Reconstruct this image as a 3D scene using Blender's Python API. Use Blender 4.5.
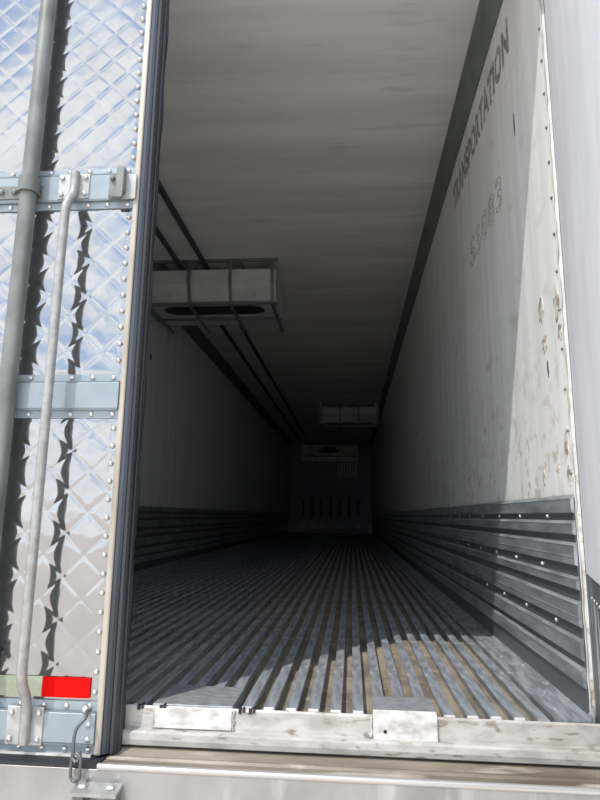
import bpy, bmesh, math, random
from mathutils import Vector, Matrix
random.seed(7)
C = bpy.context.scene
for o in list(bpy.data.objects): bpy.data.objects.remove(o)
COL = C.collection
PI = math.pi

# ------------------------------------------------------------------ camera
YAW, PITCH, ROLL = 0.0872, 0.1896, 0.0133
cam_d = bpy.data.cameras.new('camera'); cam = bpy.data.objects.new('camera', cam_d); COL.objects.link(cam)
f = Vector((-math.sin(YAW)*math.cos(PITCH), math.cos(YAW)*math.cos(PITCH), math.sin(PITCH)))
r = Vector((math.cos(YAW), math.sin(YAW), 0)); u = r.cross(f)
r2 = r*math.cos(ROLL)+u*math.sin(ROLL); u2 = -r*math.sin(ROLL)+u*math.cos(ROLL)
M = Matrix((r2, u2, -f)).transposed().to_4x4(); M.translation = Vector((0.6301, -1.7046, 0.495))
cam.matrix_world = M
cam_d.sensor_fit = 'VERTICAL'; cam_d.sensor_height = 36.0; cam_d.lens = 600.6/800*36.0
cam_d.clip_start = 0.02; cam_d.clip_end = 500
C.camera = cam

# ------------------------------------------------------------------ world, sun, exposure
C.view_settings.view_transform = 'Standard'; C.view_settings.look = 'None'
C.view_settings.gamma = 1.0; C.view_settings.use_curve_mapping = False
C.view_settings.exposure = 1.22
C.cycles.max_bounces = 16; C.cycles.diffuse_bounces = 14
w = bpy.data.worlds.new('sky'); C.world = w; w.use_nodes = True
nt = w.node_tree; nt.nodes.clear()
def wn(t, **k):
    n = nt.nodes.new(t)
    for a, b in k.items(): setattr(n, a, b)
    return n
wo = wn('ShaderNodeOutputWorld'); bg = wn('ShaderNodeBackground'); nt.links.new(bg.outputs[0], wo.inputs[0])
tc = wn('ShaderNodeTexCoord'); sp = wn('ShaderNodeSeparateXYZ'); nt.links.new(tc.outputs['Generated'], sp.inputs[0])
ramp = wn('ShaderNodeValToRGB'); nt.links.new(sp.outputs['Z'], ramp.inputs[0])
els = ramp.color_ramp.elements
els[0].position = 0.0; els[0].color = (0.80, 0.85, 0.92, 1)
els[1].position = 1.0; els[1].color = (0.14, 0.30, 0.66, 1)
e = els.new(0.30); e.color = (0.36, 0.54, 0.85, 1)
# flat-bottomed cloud deck: stretch the lookup near the horizon
div = wn('ShaderNodeMath', operation='ADD'); nt.links.new(sp.outputs['Z'], div.inputs[0]); div.inputs[1].default_value = 0.18
vm = wn('ShaderNodeVectorMath', operation='DIVIDE'); nt.links.new(tc.outputs['Generated'], vm.inputs[0])
cx = wn('ShaderNodeCombineXYZ')
for i in range(3): nt.links.new(div.outputs[0], cx.inputs[i])
nt.links.new(cx.outputs[0], vm.inputs[1])
cl = wn('ShaderNodeTexNoise'); cl.inputs['Scale'].default_value = 1.5; cl.inputs['Detail'].default_value = 6; cl.inputs['Roughness'].default_value = 0.55
nt.links.new(vm.outputs[0], cl.inputs['Vector'])
cr = wn('ShaderNodeValToRGB'); nt.links.new(cl.outputs[0], cr.inputs[0])
cr.color_ramp.elements[0].position = 0.37; cr.color_ramp.elements[0].color = (0, 0, 0, 1)
cr.color_ramp.elements[1].position = 0.55; cr.color_ramp.elements[1].color = (1, 1, 1, 1)
mx = wn('ShaderNodeMixRGB'); nt.links.new(cr.outputs[0], mx.inputs[0]); nt.links.new(ramp.outputs[0], mx.inputs[1])
mx.inputs[2].default_value = (0.98, 1.0, 1.02, 1)
nt.links.new(mx.outputs[0], bg.inputs[0]); bg.inputs[1].default_value = 0.95
sun_d = bpy.data.lights.new('sun', 'SUN'); sun_d.energy = 1.6; sun_d.angle = 0.009; sun_d.color = (1.0, 0.96, 0.90)
sun = bpy.data.objects.new('sun', sun_d); COL.objects.link(sun)
SD = Vector((1.0, 1.43, -2.82))
sun.rotation_euler = SD.to_track_quat('-Z', 'Y').to_euler()

# ------------------------------------------------------------------ materials
def mat(name, col, rough=0.6, metal=0.0, col2=None, scale=4.0, stretch=(1, 1, 1), lo=0.4, hi=0.6, bump=0.0, bscale=None,
        col3=None, scale3=3.0, stretch3=(1, 1, 1), lo3=0.55, hi3=0.65, spec=None, detail=5, bstretch=None):
    m = bpy.data.materials.new(name); m.use_nodes = True
    n = m.node_tree; b = n.nodes['Principled BSDF']
    b.inputs['Base Color'].default_value = (*col, 1); b.inputs['Roughness'].default_value = rough; b.inputs['Metallic'].default_value = metal
    if spec is not None: b.inputs['Specular IOR Level'].default_value = spec
    t = n.nodes.new('ShaderNodeTexCoord')
    def noise(sc, st, det=5):
        mp = n.nodes.new('ShaderNodeMapping'); mp.inputs['Scale'].default_value = st
        n.links.new(t.outputs['Object'], mp.inputs[0])
        q = n.nodes.new('ShaderNodeTexNoise'); q.inputs['Scale'].default_value = sc; q.inputs['Detail'].default_value = det
        n.links.new(mp.outputs[0], q.inputs['Vector']); return q
    def rmp(q, a, c):
        g = n.nodes.new('ShaderNodeMapRange'); g.inputs[1].default_value = a; g.inputs[2].default_value = c
        n.links.new(q.outputs[0], g.inputs[0]); return g
    cur = None
    if col2:
        q = noise(scale, stretch, detail); g = rmp(q, lo, hi)
        x = n.nodes.new('ShaderNodeMixRGB'); x.inputs[1].default_value = (*col, 1); x.inputs[2].default_value = (*col2, 1)
        n.links.new(g.outputs[0], x.inputs[0]); cur = x
    if col3:
        q = noise(scale3, stretch3, 8); g = rmp(q, lo3, hi3)
        x = n.nodes.new('ShaderNodeMixRGB')
        if cur: n.links.new(cur.outputs[0], x.inputs[1])
        else: x.inputs[1].default_value = (*col, 1)
        x.inputs[2].default_value = (*col3, 1); n.links.new(g.outputs[0], x.inputs[0]); cur = x
    if cur: n.links.new(cur.outputs[0], b.inputs['Base Color'])
    if bump:
        q = noise(bscale or scale, bstretch or stretch, 4)
        bp = n.nodes.new('ShaderNodeBump'); bp.inputs['Strength'].default_value = 1.0; bp.inputs['Distance'].default_value = bump
        n.links.new(q.outputs[0], bp.inputs['Height']); n.links.new(bp.outputs[0], b.inputs['Normal'])
    return m

def tint_z(m, stops_col, z0, z1, fac_noise=3.0):
    """dirt of its own shape that gathers in a height band (z0..z1) of a wall"""
    n = m.node_tree; b = n.nodes['Principled BSDF']; src = b.inputs['Base Color'].links[0].from_socket
    t = n.nodes.new('ShaderNodeTexCoord'); s = n.nodes.new('ShaderNodeSeparateXYZ'); n.links.new(t.outputs['Object'], s.inputs[0])
    g = n.nodes.new('ShaderNodeMapRange'); g.inputs[1].default_value = z0; g.inputs[2].default_value = z1
    g.inputs[3].default_value = 1; g.inputs[4].default_value = 0; n.links.new(s.outputs['Z'], g.inputs[0])
    q = n.nodes.new('ShaderNodeTexNoise'); q.inputs['Scale'].default_value = fac_noise; q.inputs['Detail'].default_value = 9; q.inputs['Roughness'].default_value = 0.68
    n.links.new(t.outputs['Object'], q.inputs['Vector'])
    g2 = n.nodes.new('ShaderNodeMapRange'); g2.inputs[1].default_value = 0.52; g2.inputs[2].default_value = 0.66; n.links.new(q.outputs[0], g2.inputs[0])
    mu = n.nodes.new('ShaderNodeMath'); mu.operation = 'MULTIPLY'; n.links.new(g.outputs[0], mu.inputs[0]); n.links.new(g2.outputs[0], mu.inputs[1])
    x = n.nodes.new('ShaderNodeMixRGB'); n.links.new(mu.outputs[0], x.inputs[0]); n.links.new(src, x.inputs[1]); x.inputs[2].default_value = (*stops_col, 1)
    n.links.new(x.outputs[0], b.inputs['Base Color'])

M_wall = mat('white_liner_panel', (0.78, 0.79, 0.76), 0.42, 0, (0.68, 0.69, 0.67), 6, (1, 2.2, 0.12), 0.40, 0.62, 0.008, 3, (0.55, 0.53, 0.49), 5.0, (1, 1, 2.0), 0.60, 0.80, bstretch=(1, 1.6, 0.06))
tint_z(M_wall, (0.40, 0.30, 0.18), 0.50, 1.20, 15)
M_ceil = mat('ceiling_liner', (0.88, 0.85, 0.81), 0.5, 0, (0.74, 0.72, 0.68), 1.6, (0.25, 3.2, 1), 0.38, 0.64, 0.004, 2, (0.62, 0.60, 0.57), 4, (0.7, 4, 1), 0.60, 0.78, bstretch=(0.2, 2.6, 1))
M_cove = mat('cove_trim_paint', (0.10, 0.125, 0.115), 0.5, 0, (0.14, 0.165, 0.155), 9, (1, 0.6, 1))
M_wallL = mat('left_liner_panel', (0.74, 0.76, 0.73), 0.42, 0, (0.66, 0.68, 0.655), 5, (1, 1.5, 0.12), 0.40, 0.62, 0.004, 3, bstretch=(1, 1.6, 0.06))
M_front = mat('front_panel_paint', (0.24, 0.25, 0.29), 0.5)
M_front_lt = mat('front_grille_metal', (0.78, 0.76, 0.70), 0.5, 0, (0.55, 0.53, 0.49), 6)
M_rib = mat('floor_rib_aluminium', (0.54, 0.58, 0.64), 0.40, 0.6, (0.31, 0.33, 0.36), 26, (1.6, 0.30, 1), 0.42, 0.60, 0.0010, 70, (0.80, 0.81, 0.82), 34, (1.2, 0.5, 1), 0.59, 0.70)
M_chan = mat('dirty_floor_channel', (0.30, 0.25, 0.185), 0.8, 0.1, (0.15, 0.13, 0.10), 14, (1.2, 0.5, 1), 0.38, 0.62, 0.001, 50, (0.36, 0.29, 0.19), 26, (1, 0.8, 1), 0.58, 0.7)
M_scuff = mat('rub_rail_aluminium', (0.55, 0.59, 0.61), 0.40, 0.68, (0.31, 0.335, 0.35), 16, (1, 0.35, 1.6), 0.36, 0.66, 0.0008, 50, (0.46, 0.47, 0.46), 24, (1, 0.7, 1.4), 0.62, 0.72)
M_worn_lit = mat('lit_worn_edge_metal', (0.42, 0.45, 0.45), 0.4, 0.4, (0.24, 0.26, 0.26), 10, (1, 0.5, 1), 0.42, 0.62)  # worn edge metal, lightened for the highlight along the rail tops
M_scuffd = mat('rub_rail_groove', (0.15, 0.16, 0.17), 0.45, 0.6)
M_sill = mat('worn_white_sill', (0.49, 0.48, 0.45), 0.42, 0.15, (0.35, 0.335, 0.305), 26, (0.45, 1, 1), 0.42, 0.66, 0.001, 40, (0.24, 0.21, 0.17), 44, (0.5, 1, 1.5), 0.57, 0.68)
M_plate = mat('bright_plate', (0.62, 0.62, 0.60), 0.38, 0.1, (0.40, 0.39, 0.365), 30, (0.8, 1, 1.4), 0.45, 0.68, 0.001, 50)
M_greyplate = mat('grey_worn_plate', (0.25, 0.265, 0.28), 0.5, 0.4, (0.36, 0.37, 0.385), 40, (0.8, 1.4, 1), 0.40, 0.66, 0.0008, 60)
M_ledge = mat('dirty_ledge', (0.28, 0.24, 0.19), 0.5, 0.2, (0.13, 0.105, 0.08), 9, (0.25, 1, 1), 0.40, 0.62, 0.001, 30, (0.50, 0.47, 0.40), 14, (0.2, 1, 1), 0.56, 0.66)
M_bump = mat('bumper_steel', (0.33, 0.33, 0.32), 0.38, 0.45, (0.25, 0.245, 0.235), 5, (1, 1, 0.5), 0.40, 0.62, 0.0008, 30, (0.42, 0.42, 0.42), 6, (2, 1, 0.35), 0.58, 0.68)
M_edge = mat('bright_bumper_edge', (0.46, 0.45, 0.43), 0.28, 0.5)
M_black = mat('hole_and_gap_black', (0.014, 0.015, 0.017), 0.6)  # flat black in place of the shade inside holes and gaps
M_seal = mat('door_gasket_rubber', (0.016, 0.018, 0.024), 0.45, 0, (0.030, 0.034, 0.044), 5, (1, 1, 0.25), 0.42, 0.62)
M_sealL = mat('gasket_face_rubber', (0.05, 0.062, 0.082), 0.45, 0, (0.028, 0.034, 0.045), 5, (1, 1, 0.3), 0.42, 0.62)
M_seald = mat('inner_gasket_rubber', (0.010, 0.011, 0.013), 0.5)
M_quilt = mat('quilted_stainless', (0.37, 0.375, 0.38), 0.075, 0.92, (0.34, 0.345, 0.35), 9, bump=0.0003, bscale=26)
M_rail = mat('painted_door_rail', (0.27, 0.32, 0.355), 0.38, 0.2, (0.235, 0.285, 0.315), 8, (1, 1, 1), 0.42, 0.62, 0.0004, 50)
M_flange = mat('rail_flange', (0.17, 0.21, 0.23), 0.42, 0.3)
M_trim = mat('cream_edge_strip', (0.42, 0.385, 0.32), 0.42, 0.2, (0.28, 0.25, 0.20), 12, (1, 1, 0.3), 0.46, 0.66)
M_rivet = mat('rivet_steel', (0.55, 0.55, 0.54), 0.3, 0.75)
M_galv = mat('galvanised_pipe', (0.185, 0.20, 0.185), 0.45, 0.35, (0.13, 0.14, 0.13), 16, (1, 1, 0.6), 0.40, 0.62)
M_hand = mat('handle_steel', (0.35, 0.355, 0.34), 0.42, 0.4, (0.28, 0.28, 0.27), 40)
M_wplate = mat('white_plate', (0.44, 0.45, 0.44), 0.42, 0.2, (0.34, 0.345, 0.33), 20)
M_gplate = mat('grey_plate', (0.18, 0.19, 0.18), 0.45, 0.3, (0.13, 0.14, 0.13), 22)
M_red = mat('red_reflective_tape', (0.62, 0.003, 0.002), 0.7, spec=0.08)
M_wtape = mat('white_reflective_tape', (0.33, 0.37, 0.27), 0.4, 0, (0.26, 0.29, 0.21), 30)
M_chain = mat('dark_steel_hook', (0.12, 0.125, 0.13), 0.42, 0.6)
M_evap = mat('evaporator_white', (0.56, 0.58, 0.55), 0.45, 0, (0.48, 0.50, 0.475), 5)
M_guard = mat('guard_bar_grey', (0.16, 0.17, 0.16), 0.45, 0.4)
M_pipe = mat('dark_ceiling_pipe', (0.045, 0.05, 0.055), 0.5)
M_lav = mat('door_liner', (0.68, 0.685, 0.73), 0.55, 0, (0.61, 0.615, 0.66), 6, (1.2, 1.2, 0.3), 0.4, 0.64, 0.001, 12, (0.62, 0.62, 0.60), 5, (1, 1, 0.5), 0.60, 0.72)
M_dlow = mat('door_scuff_plate', (0.13, 0.14, 0.15), 0.5, 0.4, (0.19, 0.20, 0.21), 14, (1, 1, 0.25), 0.42, 0.6, 0, None, (0.60, 0.61, 0.62), 13, (1.5, 1.5, 0.16), 0.60, 0.63)
M_ground = mat('yard_asphalt', (0.68, 0.59, 0.50), 0.85, 0, (0.61, 0.525, 0.44), 1.5, (1, 1, 1), 0.4, 0.6, 0.004, 60)
M_weld = mat('sealant_bead', (0.50, 0.50, 0.48), 0.5, 0, (0.38, 0.35, 0.31), 20)
M_shell = mat('trailer_skin', (0.62, 0.63, 0.64), 0.4, 0.3)

def ink(name, dark, base, lo, hi):
    m = mat(name, dark, 0.5, 0, base, 40, (1, 1, 1), lo, hi)
    return m
M_ink = ink('faded_stencil_paint', (0.14, 0.135, 0.13), (0.55, 0.55, 0.53), 0.44, 0.68)
M_ink2 = ink('grey_outline_paint', (0.17, 0.175, 0.17), (0.55, 0.555, 0.54), 0.46, 0.68)
M_spall = mat('flaked_liner_patch', (0.62, 0.58, 0.52), 0.7, 0, (0.23, 0.18, 0.13), 45, (1, 1, 0.7), 0.44, 0.60, 0.003, 60)

# ------------------------------------------------------------------ helpers
def link(name, bm, m, parent=None, smooth=False, kind=None, label=None, sharp=None):
    bmesh.ops.recalc_face_normals(bm, faces=bm.faces[:])
    me = bpy.data.meshes.new(name); bm.to_mesh(me); bm.free()
    for x in (m if isinstance(m, (list, tuple)) else [m]): me.materials.append(x)
    if smooth:
        me.polygons.foreach_set('use_smooth', [True]*len(me.polygons))
        if sharp: me.set_sharp_from_angle(angle=sharp)
    o = bpy.data.objects.new(name, me); COL.objects.link(o)
    if parent: o.parent = parent
    if kind: o['kind'] = kind
    if label: o['label'] = label
    return o
def thing(name, label, cat, loc=(0, 0, 0), group=None, kind=None):
    o = bpy.data.objects.new(name, None); COL.objects.link(o); o.location = loc; o.empty_display_size = 0.1
    if label: o['label'] = label
    if cat: o['category'] = cat
    if group: o['group'] = group
    if kind: o['kind'] = kind
    return o
def box(bm, x0, x1, y0, y1, z0, z1, bev=0.0):
    vs = [bm.verts.new((x, y, z)) for x in (x0, x1) for y in (y0, y1) for z in (z0, z1)]
    fs = [bm.faces.new([vs[i] for i in q]) for q in ((0, 1, 3, 2), (4, 6, 7, 5), (0, 4, 5, 1), (2, 3, 7, 6), (0, 2, 6, 4), (1, 5, 7, 3))]
    if bev:
        es = list({e for q in fs for e in q.edges})
        bmesh.ops.bevel(bm, geom=es, offset=bev, segments=1, affect='EDGES', profile=0.5)
    return bm
def B(*a, bev=0.0): return box(bmesh.new(), *a, bev=bev)
def extr(prof, a0, a1, axis='x', cuts=1, caps=True):
    """closed profile of 2D points swept along x (profile y,z) or y (profile x,z)"""
    bm = bmesh.new(); rings = []
    for k in range(cuts+1):
        t = a0+(a1-a0)*k/cuts
        rings.append([bm.verts.new((t, p[0], p[1]) if axis == 'x' else (p[0], t, p[1])) for p in prof])
    n = len(prof)
    for k in range(cuts):
        for i in range(n): bm.faces.new((rings[k][i], rings[k][(i+1) % n], rings[k+1][(i+1) % n], rings[k+1][i]))
    if caps: bm.faces.new(rings[0]); bm.faces.new(rings[-1])
    return bm
def tube(bm, pts, rad, seg=12, caps=True):
    pts = [Vector(p) for p in pts]; rings = []
    for i, p in enumerate(pts):
        d = ((pts[min(i+1, len(pts)-1)]-p).normalized()+(p-pts[max(i-1, 0)]).normalized()).normalized()
        a = Vector((1, 0, 0)) if abs(d.x) < 0.8 else Vector((0, 0, 1))
        s = (a-d*a.dot(d)).normalized(); t = d.cross(s)
        rings.append([bm.verts.new(p+(s*math.cos(2*PI*k/seg)+t*math.sin(2*PI*k/seg))*rad) for k in range(seg)])
    for i in range(len(rings)-1):
        for k in range(seg): bm.faces.new((rings[i][k], rings[i][(k+1) % seg], rings[i+1][(k+1) % seg], rings[i+1][k]))
    if caps: bm.faces.new(rings[0][::-1]); bm.faces.new(rings[-1])
    return bm
def smoothpath(pts, n=6):
    P = [Vector(p) for p in pts]; P = [P[0]*2-P[1]]+P+[P[-1]*2-P[-2]]; out = []
    for i in range(1, len(P)-2):
        for k in range(n):
            t = k/n; a, b, c, d = P[i-1:i+3]
            out.append(0.5*((2*b)+(c-a)*t+(2*a-5*b+4*c-d)*t*t+(3*b-a-3*c+d)*t**3))
    out.append(P[-2]); return out
def dome(bm, c, rad, h, nrm='-y', seg=8):
    c = Vector(c)
    ax = {'-y': (Vector((1, 0, 0)), Vector((0, 0, 1)), Vector((0, -1, 0))), '-x': (Vector((0, 1, 0)), Vector((0, 0, 1)), Vector((-1, 0, 0))),
          '+x': (Vector((0, 1, 0)), Vector((0, 0, 1)), Vector((1, 0, 0))), '+z': (Vector((1, 0, 0)), Vector((0, 1, 0)), Vector((0, 0, 1)))}[nrm]
    rings = []
    for q, hh in ((1.0, -0.15), (1.0, 0.25), (0.72, 0.75)):
        rings.append([bm.verts.new(c+(ax[0]*math.cos(2*PI*k/seg)+ax[1]*math.sin(2*PI*k/seg))*rad*q+ax[2]*h*hh) for k in range(seg)])
    top = bm.verts.new(c+ax[2]*h)
    for i in range(2):
        for k in range(seg): bm.faces.new((rings[i][k], rings[i][(k+1) % seg], rings[i+1][(k+1) % seg], rings[i+1][k]))
    for k in range(seg): bm.faces.new((rings[2][k], rings[2][(k+1) % seg], top))
def bolt(bm, c, rad, h, nrm='-y'): dome(bm, c, rad, h, nrm, 6)

W = 1.235; L = 16.147; H = 2.687; ZS = 0.556

# ------------------------------------------------------------------ ground
g = link('ground', B(-40, 40, -60, 40, -1.45, -1.25), M_ground, kind='structure')

# ------------------------------------------------------------------ shell
wl = link('wall_left', B(-W-0.07, -W, -0.02, L+0.1, -0.10, H+0.1), M_wallL, kind='structure')
wr = link('wall_right', B(W, W+0.07, 0.0, L+0.1, -0.10, H+0.1), M_wall, kind='structure')
wf = link('wall_front', B(-W, W, L, L+0.1, -0.10, H+0.1), M_front, kind='structure')
ce = link('ceiling', B(-W, W, -0.02, L, H, H+0.1), M_ceil, kind='structure')
fl = link('floor', B(-W, W, 0.02, L, -0.12, -0.03), M_chan, kind='structure')
hd = link('trim_shadow_header', B(-W-0.1, W+0.1, -0.272, -0.02, 2.60, 2.86, bev=0.01), M_shell, kind='structure')  # unseen header, deep overhang added to cast the slanted shadow edge inside
# angled cove strips between ceiling and walls
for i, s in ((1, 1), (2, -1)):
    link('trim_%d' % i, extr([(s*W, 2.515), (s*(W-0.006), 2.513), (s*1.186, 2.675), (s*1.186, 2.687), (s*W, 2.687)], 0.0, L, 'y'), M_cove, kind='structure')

# floor ribs: T bars running the whole length of the floor, each one a part
rt, rl = 0.0150, 0.0085
prof = [(-rt, -0.0015), (-rt+0.0015, 0.0), (rt-0.0015, 0.0), (rt, -0.0015), (rt, -0.006), (rl, -0.008), (rl, -0.031), (-rl, -0.031), (-rl, -0.008), (-rt, -0.006)]
rib0 = link('rib', extr(prof, 0.0, L-0.06, 'y', 1), M_rib, fl)
for k in range(-28, 12):
    x = 0.471+0.0578*k
    o = rib0 if k == -28 else rib0.copy()
    if o is not rib0: COL.objects.link(o)
    o.location = (x, -0.03 if not (-6 <= k <= -3) else 0.14, random.uniform(-0.0008, 0.0008))
# side floor plates against both walls, with shallow grooves
for s in (1, -1):
    a = 1.137
    pr = [(s*a, -0.031), (s*a, 0.0), (s*(a+0.022), 0.0), (s*(a+0.025), -0.004), (s*(a+0.030), -0.004), (s*(a+0.033), 0.0), (s*(a+0.085), 0.0), (s*(a+0.097), 0.014), (s*W, 0.03), (s*W, -0.031)]
    link('side_plate', extr(pr, -0.02, L-0.06, 'y'), M_rib, fl)
# flat plate where the ribs are ground away beside the door
link('patch_plate', B(0.104, 0.318, -0.032, 0.150, -0.03, 0.001, bev=0.001), M_greyplate, fl, label='flat grey plate let into the ribbed floor')
bm = bmesh.new(); rr = random.Random(5)
for k in range(-2, 11):
    x = 0.471+0.0578*k
    if 0.66 < x < 0.86: continue
    box(bm, x-0.013, x+0.013, -0.0315, -0.025, -0.004, 0.0012+rr.uniform(0, .0015), 0.0008)
link('rib_end_highlight', bm, M_plate, fl, kind='stuff')  # bright boxes for the sunlit rib ends, highlight put into the colour
# shade in the gaps of broken rib ends, drawn as black boxes
bm = bmesh.new()
for x in (0.075, 0.135, 0.345, 0.372):
    box(bm, x-0.010, x-0.002, -0.0405, -0.026, -0.013, -0.001); box(bm, x+0.001, x+0.006, -0.0405, -0.026, -0.010, 0.002)
link('broken_rib_gap_shade', bm, M_black, fl, kind='stuff')

# rub rails (corrugated scuff liner) on both side walls
bands = [(0.556, 0.513), (0.489, 0.455), (0.431, 0.374), (0.343, 0.312), (0.280, 0.218), (0.186, 0.136), (0.116, 0.070)]
def rails(parent, s):
    link('rub_rail_backing', B(min(s*(W-0.008), s*W), max(s*(W-0.008), s*W), 0.004, L-0.02, 0.0, 0.553), M_scuffd, parent)
    for (a, b) in bands:
        p = [(s*(W-0.006), b-0.003), (s*(W-0.0148), b+0.001), (s*(W-0.0155), a-0.006), (s*(W-0.006), a+0.004)]
        rr_ = link('rub_rail', extr(p, 0.002, L-0.03, 'y'), M_scuff, parent)
        link('lit_worn_edge', extr([(s*(W-0.0150), a-0.0075), (s*(W-0.0168), a-0.0065), (s*(W-0.0120), a+0.0000), (s*(W-0.0105), a-0.0015)], 0.0, 7.0, 'y'), M_worn_lit, rr_)  # worn strip whose colour also carries the bevel highlight
        if a-b > 0.05:                                   # fine raised line on the broad rails
            zc = (a+b)/2-0.008
            link('rail_line', extr([(s*(W-0.0148), zc-0.003), (s*(W-0.0165), zc), (s*(W-0.0148), zc+0.003)], 0.002, L-0.03, 'y'), M_scuff, parent)
    bm = bmesh.new()
    for z, y0 in ((0.502, 0.22), (0.357, 0.30), (0.205, 0.20)):
        y = y0
        while y < 14: dome(bm, (s*(W-0.009), y, z), 0.0065, 0.006, '-x' if s > 0 else '+x', 6); y += 0.305
    link('rub_rail_rivets', bm, M_rivet, parent, kind='stuff')
rails(wr, 1); rails(wl, -1)

# right wall liner: rear edge bead, rivets, lettering, damage
bm = bmesh.new(); rnd = random.Random(3)
pts = [(W-0.002+rnd.uniform(-.001, .001), -0.001+rnd.uniform(-.0025, .0025), -0.0+k*0.03) for k in range(88)]
tube(bm, pts, 0.0026, 6)
link('sealant_bead', bm, M_weld, wr, smooth=True)
bm = bmesh.new(); z = 0.62
while z < 2.6: bolt(bm, (W, 0.018, z), 0.006, 0.006, '-x'); z += 0.118
link('edge_fastener', bm, M_gplate, wr, kind='stuff')

def text_on_wall(s, name, y, z, size, m, outline=False, sx=1.0, label=None):
    cu = bpy.data.curves.new(name, 'FONT'); cu.body = s; cu.size = size
    if outline: cu.fill_mode = 'NONE'; cu.bevel_depth = 0.0016; cu.bevel_resolution = 0
    else: cu.extrude = 0.0004; cu.offset = 0.009
    cu.space_character = 1.08
    t = bpy.data.objects.new(name+'_src', cu); COL.objects.link(t)
    bpy.context.view_layer.update()
    me = bpy.data.meshes.new_from_object(t.evaluated_get(bpy.context.evaluated_depsgraph_get()))
    bpy.data.objects.remove(t)
    me.materials.clear(); me.materials.append(m)
    xa = min(v.co.x for v in me.vertices); xb = max(v.co.x for v in me.vertices)
    for v in me.vertices:
        X, Y, Z = v.co; v.co = (W-0.0006-Z, y-(X-xa)/(xb-xa)*sx, z+Y)
    o = bpy.data.objects.new(name, me); COL.objects.link(o); o.parent = wr
    if label: o['label'] = label
    return o
text_on_wall('TRANSPORTATION', 'lettering', 1.62, 2.262, 0.195, M_ink, sx=1.26, label='faded dark lettering along the top of the wall')
text_on_wall('53083', 'number_marking', 1.21, 1.735, 0.195, M_ink2, outline=True, sx=0.64, label='outlined hand-drawn digits')

def flake(cx, cz, ry, rz, seed, n=18, m=None):
    rr = random.Random(seed); bm = bmesh.new()
    c = bm.verts.new((W-0.0035, cx, cz)); ring = []
    for k in range(n):
        q = rr.uniform(0.55, 1.1); a = 2*PI*k/n
        ring.append(bm.verts.new((W-0.0012, cx+math.cos(a)*ry*q, cz+math.sin(a)*rz*q)))
    base = [bm.verts.new((W+0.002, v.co.y, v.co.z)) for v in ring]
    for k in range(n):
        bm.faces.new((c, ring[k], ring[(k+1) % n])); bm.faces.new((ring[k], base[k], base[(k+1) % n], ring[(k+1) % n]))
    return link('flaked_patch', bm, m or M_spall, wr)
for i, a in enumerate([(0.185, 1.15, .03, .05), (0.17, 1.03, .025, .035), (0.04, 1.12, .025, .06), (0.03, 1.03, .02, .03), (0.045, 0.70, .02, .06), (0.035, 0.61, .022, .035), (0.26, 0.62, .015, .03), (0.12, 0.64, .02, .02)]):
    flake(*a, seed=i)
# black scrape marks
for i, a in enumerate([(0.35, 1.93, .006, .05), (0.155, 0.95, .006, .03), (3.9, 1.25, .03, .05)]): flake(*a, seed=20+i, n=8, m=M_seald)

# left wall: small clip and hole
link('wall_clip', B(-W, -W+0.008, 4.03, 4.07, 2.22, 2.33), M_wplate, wl)
link('wall_hole', B(-W, -W+0.003, 3.55, 3.60, 1.90, 1.95), M_black, wl)

# ------------------------------------------------------------------ sill (threshold)
sill = link('trim_threshold', extr([(0.02, -0.12), (0.02, -0.031), (-0.028, -0.031), (-0.030, -0.004), (-0.034, -0.003), (-0.037, -0.008), (-0.039, -0.055), (-0.060, -0.057), (-0.066, -0.061), (-0.067, -0.076), (-0.064, -0.089), (-0.050, -0.096), (-0.02, -0.096)], -W, 1.30, 'x'), M_sill, kind='structure')
# bright end plate and hooked plate welded over the sill
p = [(-0.0375, -0.006), (-0.043, -0.008), (-0.046, -0.052), (-0.0385, -0.054)]
link('cover_plate', extr(p, 0.115, 0.318, 'x'), M_plate, sill, label='bright rectangular plate over the sill')
link('cover_plate_lip', extr([(-0.030, 0.001), (-0.030, 0.008), (0.088, 0.008), (0.088, 0.001)], 0.682, 0.842, 'x'), M_greyplate, sill, label='grey plate lapping over the ribs')
link('cover_plate', extr([(-0.030, 0.008), (-0.030, -0.002), (-0.038, -0.006), (-0.040, -0.056), (-0.048, -0.057), (-0.046, 0.000)], 0.682, 0.842, 'x'), M_plate, sill, label='folded bright plate with a bolt hole')
bm = bmesh.new(); tube(bm, [(0.712, -0.043, -0.038), (0.712, -0.0485, -0.0382)], 0.0045, 10)
link('bolt_hole', bm, M_black, sill)
for x in (0.112, 0.322, 0.677):
    rr = random.Random(int(x*1000)); bm = bmesh.new()
    tube(bm, [(x+rr.uniform(-.003, .003), -0.038-0.0004*k, -0.006-0.0055*k) for k in range(10)], 0.0040, 6)
    link('weld_seam', bm, M_weld, sill, smooth=True)
link('gap_shade_bar', B(-W, 1.30, -0.045, 0.02, -0.118, -0.094), M_black, sill)  # black bar for the shade in the gap below the sill

# ------------------------------------------------------------------ rear bumper
bp = thing('rear_bumper', 'grey steel rear bumper face with a rounded bright top edge, below the sill and doors', 'bumper', (0, -0.1, -0.3))
def inb(o): o.location = (0, 0.1, 0.3); return o
inb(link('ledge', extr([(0.02, -0.097), (-0.066, -0.098), (-0.090, -0.106), (-0.098, -0.103), (-0.106, -0.103), (-0.112, -0.108), (-0.156, -0.106), (-0.156, -0.130), (0.02, -0.130)], -W-0.06, W+0.06, 'x'), M_ledge, bp))
pr = [(-0.155, -0.120), (-0.155, -0.103), (-0.160, -0.0985), (-0.165, -0.099), (-0.169, -0.103), (-0.1695, -0.108), (-0.167, -0.112)]
inb(link('edge_bead', extr(pr, 0.018, W+0.06, 'x'), M_edge, bp, smooth=True, sharp=0.9))
inb(link('face_plate', B(-W-0.06, W+0.06, -0.166, -0.10, -0.52, -0.110, bev=0.002), M_bump, bp))
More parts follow.
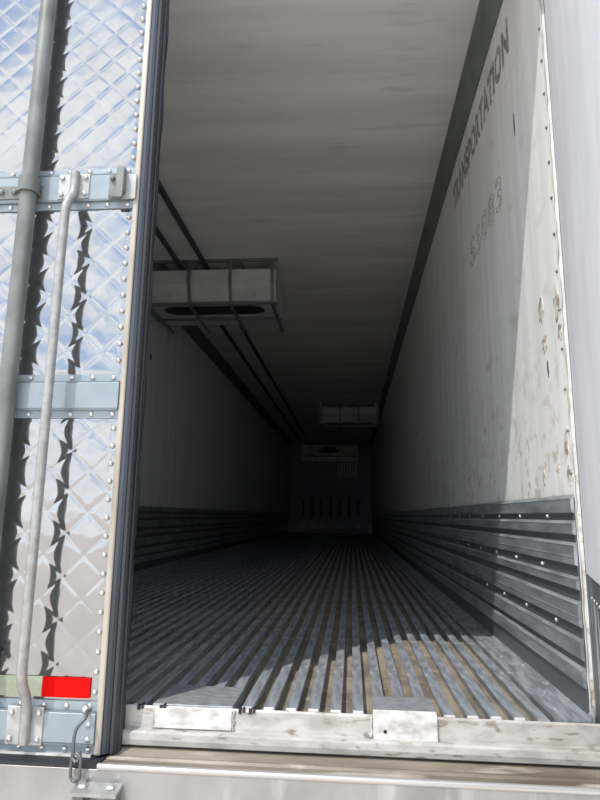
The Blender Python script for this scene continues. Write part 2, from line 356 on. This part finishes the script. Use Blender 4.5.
inb(link('gap_shade_strip', B(-W, 0.016, -0.1655, -0.05, -0.124, -0.103), M_black, bp))  # black strip for the shade in the gap under the door
# bracket with two lugs at the foot of the door
for x0, zt in ((-0.022, -0.150), (0.055, -0.150)):
    inb(link('bracket_lug', B(x0, x0+0.026, -0.206, -0.160, -0.32, zt, bev=0.002), M_gplate, bp))
inb(link('bracket_top', extr([(-0.162, -0.138), (-0.210, -0.146), (-0.210, -0.154), (-0.162, -0.146)], -0.026, 0.084, 'x'), M_hand, bp))
for x in (-0.006, 0.062):
    bm = bmesh.new(); dome(bm, (x, -0.186, -0.1415), 0.012, 0.009, '+z', 8); inb(link('bracket_bolt', bm, M_rivet, bp))

# ------------------------------------------------------------------ door_1: closed left door with quilted stainless skin
YF = -0.108
d1 = thing('door_1', None, None, (-0.62, -0.06, -0.10), kind='structure')
OFF = Vector((0.62, 0.06, 0.10))
def ind(o): o.location = OFF; return o
ind(link('door_core', B(-W, 0.0, YF+0.004, -0.014, -0.098, 2.59), M_shell, d1))
from mathutils import noise as NZ
def quilt(z0, z1, ph, cell):
    x0, x1 = -W, -0.012; st = 0.004
    xs = [x0+(-0.58-x0)*k/60 for k in range(60)]+[-0.58+(x1+0.58)*k/142 for k in range(143)]
    nz = int((z1-z0)/st); bm = bmesh.new(); V = []
    for j in range(nz+1):
        row = []
        for x in xs:
            z = z0+(z1-z0)*j/nz
            wx = x+0.002*NZ.noise(Vector((x*9, z*9, ph))); wz = z+0.002*NZ.noise(Vector((x*9, z*9, ph+7)))
            a = (wx+wz*1.04+ph*0.013)/cell; b = (wx-wz*1.04+0.02)/cell
            s1 = abs(math.sin(PI*a)); s2 = abs(math.sin(PI*b))
            q = 0 if ph == 0 else 1
            h = (0.0009+0.0004*q)*(1-(1-s1)**(6-q))*(1-(1-s2)**(6-q))+0.0004*s1*s2
            h += 0.0007*NZ.noise(Vector((x*11, z*13, 3+ph)))+0.00025*NZ.noise(Vector((x*34, z*34, ph)))
            e = min(1, (x1-x)/0.02); e2 = min(1, (z-z0)/0.012, (z1-z)/0.012)
            h *= max(0.05, e)*max(0.1, e2)
            row.append(bm.verts.new((x, YF-h, z)))
        V.append(row)
    for j in range(nz):
        for i in range(len(xs)-1): bm.faces.new((V[j][i], V[j][i+1], V[j+1][i+1], V[j+1][i]))
    return ind(link('quilted_panel', bm, M_quilt, d1, smooth=True))
quilt(1.512, 2.58, 0.0, 0.098); quilt(0.875, 1.386, 1.0, 0.115); quilt(0.021, 0.755, 2.0, 0.115)
# three painted cross rails
for (z0, z1, sag) in ((1.384, 1.514, 0), (0.753, 0.877, 0), (-0.098, 0.023, 0)):
    y = YF
    pr = [(y+0.01, z0), (y-0.005, z0), (y-0.006, z0+0.021), (y-0.013, z0+0.024), (y-0.015, z0+0.027), (y-0.015, z1-0.027), (y-0.013, z1-0.024), (y-0.006, z1-0.021), (y-0.005, z1), (y+0.01, z1)]
    rl_ = ind(link('cross_rail', extr(pr, -W, -0.014, 'x'), M_rail, d1))
    bm = bmesh.new(); x = -0.030
    while x > -W+0.02:
        dome(bm, (x, y-0.005, z0+0.010), 0.0078, 0.007); dome(bm, (x-0.004, y-0.005, z1-0.010), 0.0078, 0.007); x -= 0.0605
    link('rail_rivets', bm, M_rivet, rl_, smooth=True, kind='stuff', sharp=0.9)
    for zl in (z0+0.0225, z1-0.0225):
        link('rail_crease', B(-W, -0.0145, y-0.0145, y-0.004, zl-0.0015, zl+0.0015), M_flange, rl_)
# edge strip with rivets
tr = ind(link('edge_strip', extr([(-0.0175, YF-0.002), (-0.0165, YF-0.0095), (-0.004, YF-0.0105), (-0.001, YF-0.008), (-0.001, YF+0.01), (-0.0175, YF+0.01)], -0.098, 2.59, 'y'), M_trim, d1))
me = tr.data
for v in me.vertices: v.co = (v.co.x+0.004, v.co.z, v.co.y)
bm = bmesh.new(); z = 0.045
while z < 2.57:
    if not (1.38 < z < 1.52 or 0.75 < z < 0.88): dome(bm, (-0.025+0.001*math.sin(z*9), YF-0.001, z), 0.0080, 0.009)
    z += 0.0485
for q in (-0.028, -0.062): dome(bm, (-0.030, YF-0.014, q), 0.0075, 0.007)
ind(link('edge_rivets', bm, M_rivet, d1, smooth=True, kind='stuff', sharp=0.9))
# rubber gaskets on the free edge
def vstrip(name, pr, z0, z1, m, wob=0):
    n = 60 if wob else 1; bm = bmesh.new(); R = []
    for k in range(n+1):
        z = z0+(z1-z0)*k/n
        R.append([bm.verts.new((x+0.004+(wob*(0.5+0.5*math.sin(z*21+i)) if x > 0.025 else 0), y, z)) for i, (x, y) in enumerate(pr)])
    c = len(pr)
    for k in range(n):
        for i in range(c): bm.faces.new((R[k][i], R[k][(i+1) % c], R[k+1][(i+1) % c], R[k+1][i]))
    bm.faces.new(R[0]); bm.faces.new(R[-1])
    return ind(link(name, bm, m, d1))
vstrip('gasket_face', [(-0.001, YF+0.012), (0.000, YF-0.006), (0.004, YF-0.010), (0.011, YF-0.008), (0.018, YF-0.002), (0.020, YF+0.012)], -0.096, 2.59, M_sealL)
vstrip('gasket_lip', [(0.019, YF+0.014), (0.020, YF-0.001), (0.027, YF+0.001), (0.032, YF+0.008), (0.033, YF+0.022), (0.020, YF+0.022)], -0.098, 2.59, M_seal)
vstrip('gasket_lip', [(0.0, YF+0.024), (0.030, YF+0.020), (0.036, YF+0.024), (0.038, YF+0.032), (0.030, YF+0.040), (0.0, YF+0.040)], -0.098, 2.59, M_seal)
vstrip('gasket_flap', [(0.0, YF+0.050), (0.026, YF+0.046), (0.031, YF+0.050), (0.031, YF+0.058), (0.020, YF+0.062), (0.0, YF+0.080)], -0.098, 2.59, M_seald, 0.004)
# lock rod with collar
rx = -0.320; ry = -0.150
rod = ind(link('lock_rod', tube(bmesh.new(), [(rx, ry, -0.2), (rx, ry, 2.59)], 0.0238, 20), M_galv, d1, smooth=True, sharp=0.8))
for zc in (1.444, 0.13, 2.45):
    bm = bmesh.new(); tube(bm, [(rx, ry, zc-0.026), (rx, ry, zc+0.022)], 0.0305, 20); box(bm, rx-0.02, rx+0.02, ry, YF-0.010, zc-0.022, zc+0.018)
    link('collar', bm, M_galv, rod, smooth=True, sharp=0.8)
    bm = box(bmesh.new(), rx-0.125, rx+0.03, YF-0.020, YF-0.014, zc-0.028, zc+0.014, 0.001)
    link('collar_bracket', bm, M_gplate, rod)
    for bx in (rx-0.058, rx-0.098):
        bm = bmesh.new(); bolt(bm, (bx, YF-0.020, zc-0.006), 0.010, 0.008); link('bracket_bolt', bm, M_gplate, rod)
# grab handle: bent bar between two bolted plates
hx = -0.188
path = smoothpath([(hx, YF-0.028, 1.492), (hx, YF-0.030, 1.425), (hx, YF-0.058, 1.375), (hx, YF-0.068, 1.31), (hx, YF-0.068, 0.9), (hx, YF-0.068, 0.5), (hx, YF-0.068, 0.14), (hx, YF-0.060, 0.075), (hx, YF-0.032, 0.022), (hx, YF-0.028, -0.074)], 8)
hn = ind(link('grab_handle', tube(bmesh.new(), path, 0.0128, 14), M_hand, d1, smooth=True, sharp=0.9))
for (z0, z1, m) in ((1.412, 1.492, M_wplate), (-0.080, 0.010, M_wplate)):
    pl = link('mounting_plate', B(-0.243, -0.147, YF-0.0185, YF-0.0145, z0, z1, bev=0.001), m, hn)
    bm = bmesh.new()
    for bx in (-0.231, -0.159):
        for bz in (z0+0.014, z1-0.014): bolt(bm, (bx, YF-0.0185, bz), 0.0085, 0.008)
    link('plate_bolt', bm, M_rivet, hn)
# latch keeper at the edge of the top rail
lk = ind(link('latch_keeper', B(-0.086, -0.042, YF-0.019, YF-0.0145, 1.408, 1.488, bev=0.001), M_gplate, d1))
bm = bmesh.new(); box(bm, -0.056, -0.033, YF-0.042, YF-0.0185, 1.418, 1.497, 0.0015); box(bm, -0.074, -0.033, YF-0.046, YF-0.040, 1.398, 1.420, 0.001)
link('keeper_arm', bm, M_galv, lk)
bm = bmesh.new(); bolt(bm, (-0.075, YF-0.019, 1.424), 0.008, 0.012); bolt(bm, (-0.075, YF-0.019, 1.470), 0.008, 0.012)
link('keeper_bolt', bm, M_gplate, lk)
ind(link('end_plate', B(-0.046, -0.004, YF-0.0185, YF-0.0145, 1.406, 1.487, bev=0.001), M_wplate, d1))
# reflective tape on the lower panel
ind(link('reflective_tape', B(-0.163, -0.036, YF-0.0068, YF-0.0040, 0.031, 0.079), M_red, d1, label='red reflective tape'))
ind(link('reflective_tape', B(-0.300, -0.164, YF-0.0068, YF-0.0040, 0.031, 0.079), M_wtape, d1, label='pale reflective tape'))
# white bottom lip above the gap shade strip
ind(link('bottom_lip', extr([(YF-0.012, -0.098), (YF-0.014, -0.104), (YF-0.012, -0.110), (YF+0.02, -0.110), (YF+0.02, -0.098)], -W, -0.02, 'x'), M_sill, d1))

# hook and link hanging at the door corner
hk = thing('latch_hook', 'dark steel hook holding an oval link at the lower corner of the quilted door', 'hook', (-0.05, YF-0.03, -0.15))
def inh(o): o.location = (0.057, -YF+0.03, 0.15); return o
inh(link('hook_rod', tube(bmesh.new(), smoothpath([(-0.045, YF-0.010, 0.008), (-0.036, YF-0.030, 0.006), (-0.032, YF-0.048, -0.002), (-0.044, YF-0.060, -0.018), (-0.048, YF-0.066, -0.036), (-0.047, YF-0.070, -0.070), (-0.045, YF-0.071, -0.084), (-0.035, YF-0.076, -0.091), (-0.029, YF-0.072, -0.080), (-0.031, YF-0.068, -0.070)], 6), 0.0042, 10), M_chain, hk, smooth=True))
lp = []
for k in range(29):
    a = 2*PI*k/28; ca, sa = math.cos(a), math.sin(a)
    lp.append((-0.036+0.0130*ca, YF-0.074-0.003*ca, -0.103+0.0130*sa+(0.017 if sa > 0 else -0.017)))
inh(link('chain_link', tube(bmesh.new(), lp, 0.0038, 8, caps=False), M_chain, hk, smooth=True))
bm = bmesh.new(); dome(bm, (-0.047, YF-0.014, 0.008), 0.011, 0.010)
inh(link('hook_bolt', bm, M_rivet, hk, smooth=True))

# ------------------------------------------------------------------ door_2: right door standing open beside the opening
d2 = thing('door_2', None, None, (1.243, -0.012, -0.06), kind='structure')
ang = math.atan2(-0.968, -0.262)
d2.rotation_euler = (0, 0, ang)          # local +x runs along the door away from the hinge, local +y is the outer side
link('inner_liner', B(0, 1.22, 0.0, 0.05, 0.413, 2.66, bev=0.002), M_lav, d2)
link('kick_plate', B(0, 1.22, 0.004, 0.05, 0.0, 0.4125, bev=0.002), M_dlow, d2)
link('outer_skin', B(0, 1.22, 0.05, 0.09, 0.0, 2.66, bev=0.004), M_shell, d2)
bm = bmesh.new()
for k in range(4): dome(bm, (0.06+0.055*k, 0.004, 0.36), 0.004, 0.003, '-y', 6)
link('kick_plate_rivets', bm, M_rivet, d2, kind='stuff')
link('trim_right_post', B(1.245, 1.335, -0.012, 0.0, -0.12, 2.62), M_dlow, kind='structure')

# ------------------------------------------------------------------ ceiling pipes
for i, (x, lab) in enumerate(((-0.662, 'dark pipe along the ceiling, the one nearer the middle of the trailer'), (-0.888, 'dark pipe along the ceiling, the one nearer the left wall'))):
    o = link('ceiling_pipe', B(x-0.016, x+0.016, 0.0, L-0.4, 2.645, 2.690, bev=0.006), M_pipe)
    o['label'] = lab; o['category'] = 'pipe'; o['group'] = 'pipes along the ceiling'

# ------------------------------------------------------------------ evaporators
def evaporator(loc, label):
    t = thing('evaporator_unit', label, 'cooling unit', loc, 'ceiling evaporators')
    hw = 0.578
    pr = [(0.0, 0.30), (-0.004, 0.17), (0.085, 0.012), (0.085, 0.30)]
    hs = link('front_cowl', extr(pr, -hw, hw, 'x'), M_evap, t)
    for x in (-0.36, 0.385):
        bm = bmesh.new(); dome(bm, (x, 0.038, 0.085), 0.016, 0.016, '-y', 8); link('cowl_knob', bm, M_evap, hs)
    bm = bmesh.new()                                                  # body shell: top, back, ends
    box(bm, -hw, hw, 0.075, 0.62, 0.288, 0.30); box(bm, -hw, hw, 0.60, 0.62, 0.012, 0.288)
    box(bm, -hw, -hw+0.012, 0.075, 0.60, 0.012, 0.288); box(bm, hw-0.012, hw, 0.075, 0.60, 0.012, 0.288)
    link('housing', bm, M_evap, t)
    # underside with a long stadium-shaped air opening
    bm = bmesh.new(); n = 16; a, rr, yc = 0.335, 0.125, 0.225
    st = [(a+rr*math.sin(PI*k/n), yc-rr*math.cos(PI*k/n)) for k in range(n+1)]+[(-a-rr*math.sin(PI*k/n), yc+rr*math.cos(PI*k/n)) for k in range(n+1)]
    def outer(p):
        x, y = p; dx, dy = x, y-yc
        s = min((hw/abs(dx)) if dx else 9e9, ((0.42-yc)/dy) if dy > 0 else ((yc-0.076)/-dy if dy < 0 else 9e9)); return (dx*s, yc+dy*s)
    I = [bm.verts.new((x, y, 0.0)) for x, y in st]; O = [bm.verts.new((*outer(q), 0.0)) for q in st]; U = [bm.verts.new((x, y, 0.07)) for x, y in st]
    c = len(st)
    for k in range(c):
        bm.faces.new((I[k], I[(k+1) % c], O[(k+1) % c], O[k])); bm.faces.new((I[k], I[(k+1) % c], U[(k+1) % c], U[k]))
    bt = link('bottom_panel', bm, M_evap, t)
    bm = bmesh.new(); bm.faces.new([bm.verts.new((x, y, 0.006)) for x, y in st])  # black sheet for the dark of the cavity behind the opening
    link('air_opening_shade', bm, M_black, bt)
    link('rear_lip', B(-hw, hw, 0.425, 0.62, -0.004, 0.012, bev=0.002), M_evap, t)
    for x in (-0.45, -0.1, 0.25, 0.52): link('hanger', B(x-0.02, x+0.02, 0.03, 0.55, 0.30, 0.387), M_gplate, t)
    # guard: rails and bent straps
    gd = link('guard_rail', B(-hw-0.02, hw+0.02, -0.032, -0.012, 0.360, 0.384), M_guard, t)
    link('guard_crossbar', B(-hw-0.02, hw+0.02, 0.018, 0.034, -0.012, 0.012), M_guard, t)
    link('guard_crossbar', B(-hw-0.02, hw+0.02, 0.40, 0.416, -0.028, -0.006), M_guard, t)
    for x in (-0.55, -0.182, 0.182, 0.55):
        P = [(-0.030, 0.385), (-0.030, 0.16), (0.045, -0.018), (0.78, -0.030)]
        P2 = [(-0.014, 0.385), (-0.014, 0.163), (0.053, -0.006), (0.78, -0.014)]
        bm = extr(P+P2[::-1], x-0.014, x+0.014, 'x')
        bmesh.ops.triangulate(bm, faces=[q for q in bm.faces if len(q.verts) > 4])
        link('guard_bar', bm, M_guard, t)
        link('guard_bar_end', tube(bmesh.new(), [(x-0.018, 0.78, -0.02), (x+0.018, 0.78, -0.02)], 0.016, 10), M_guard, t)
    return t
evaporator((-0.600, 3.17, 2.30), 'pale evaporator cooling unit behind guard bars under the ceiling, near the left door')
evaporator((0.583, 10.0, 2.30), 'small distant evaporator cooling unit behind guard bars, deep in the trailer against the right wall')

# ------------------------------------------------------------------ return-air bulkhead at the front wall
bk = thing('return_air_bulkhead', 'dark panelled bulkhead with vertical air slots at the far end of the trailer', 'bulkhead', (0, L-0.12, 0))
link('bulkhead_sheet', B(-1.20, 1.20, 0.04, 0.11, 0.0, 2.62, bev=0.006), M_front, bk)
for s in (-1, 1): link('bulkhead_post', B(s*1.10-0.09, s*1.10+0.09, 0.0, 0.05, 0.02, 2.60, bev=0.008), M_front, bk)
link('access_panel', B(-0.86, 0.82, 0.0, 0.05, 2.24, 2.55, bev=0.008), M_front_lt, bk, label='pale upper panel')
bm = extr([(-0.34, 2.36), (-0.20, 2.50), (0.12, 2.50), (0.25, 2.36), (0.20, 2.32), (-0.34, 2.33)], -0.012, 0.0, 'y')
link('air_inlet', bm, M_black, bk)
link('cross_bar', B(-0.86, 0.82, -0.01, 0.05, 2.06, 2.20, bev=0.006), M_front_lt, bk)
for k in range(7):
    x = 0.24+k*0.085
    link('grille_slat', B(x-0.018, x+0.018, 0.0, 0.05, 1.62, 2.02), M_front_lt, bk)
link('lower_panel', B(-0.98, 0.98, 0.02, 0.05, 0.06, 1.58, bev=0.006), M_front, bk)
for k in range(7):
    x = -0.78+k*0.265
    link('air_slot', B(x-0.035, x+0.035, -0.015, 0.03, 0.46, 1.06 if k % 2 else 0.96, bev=0.006), M_black, bk)
    link('foot_vent', B(x-0.09, x+0.09, -0.012, 0.03, 0.10, 0.34, bev=0.006), M_scuffd, bk)
for s, lab in ((-1, 'small pale corner block at the foot of the bulkhead, left end'), (1, 'small pale corner block at the foot of the bulkhead, right end')):
    o = link('corner_block', B(s*1.15-0.06, s*1.15+0.06, L-0.22, L-0.13, 0.001, 0.28, bev=0.01), M_wplate); o['label'] = lab; o['category'] = 'block'; o['group'] = 'corner blocks at the bulkhead'
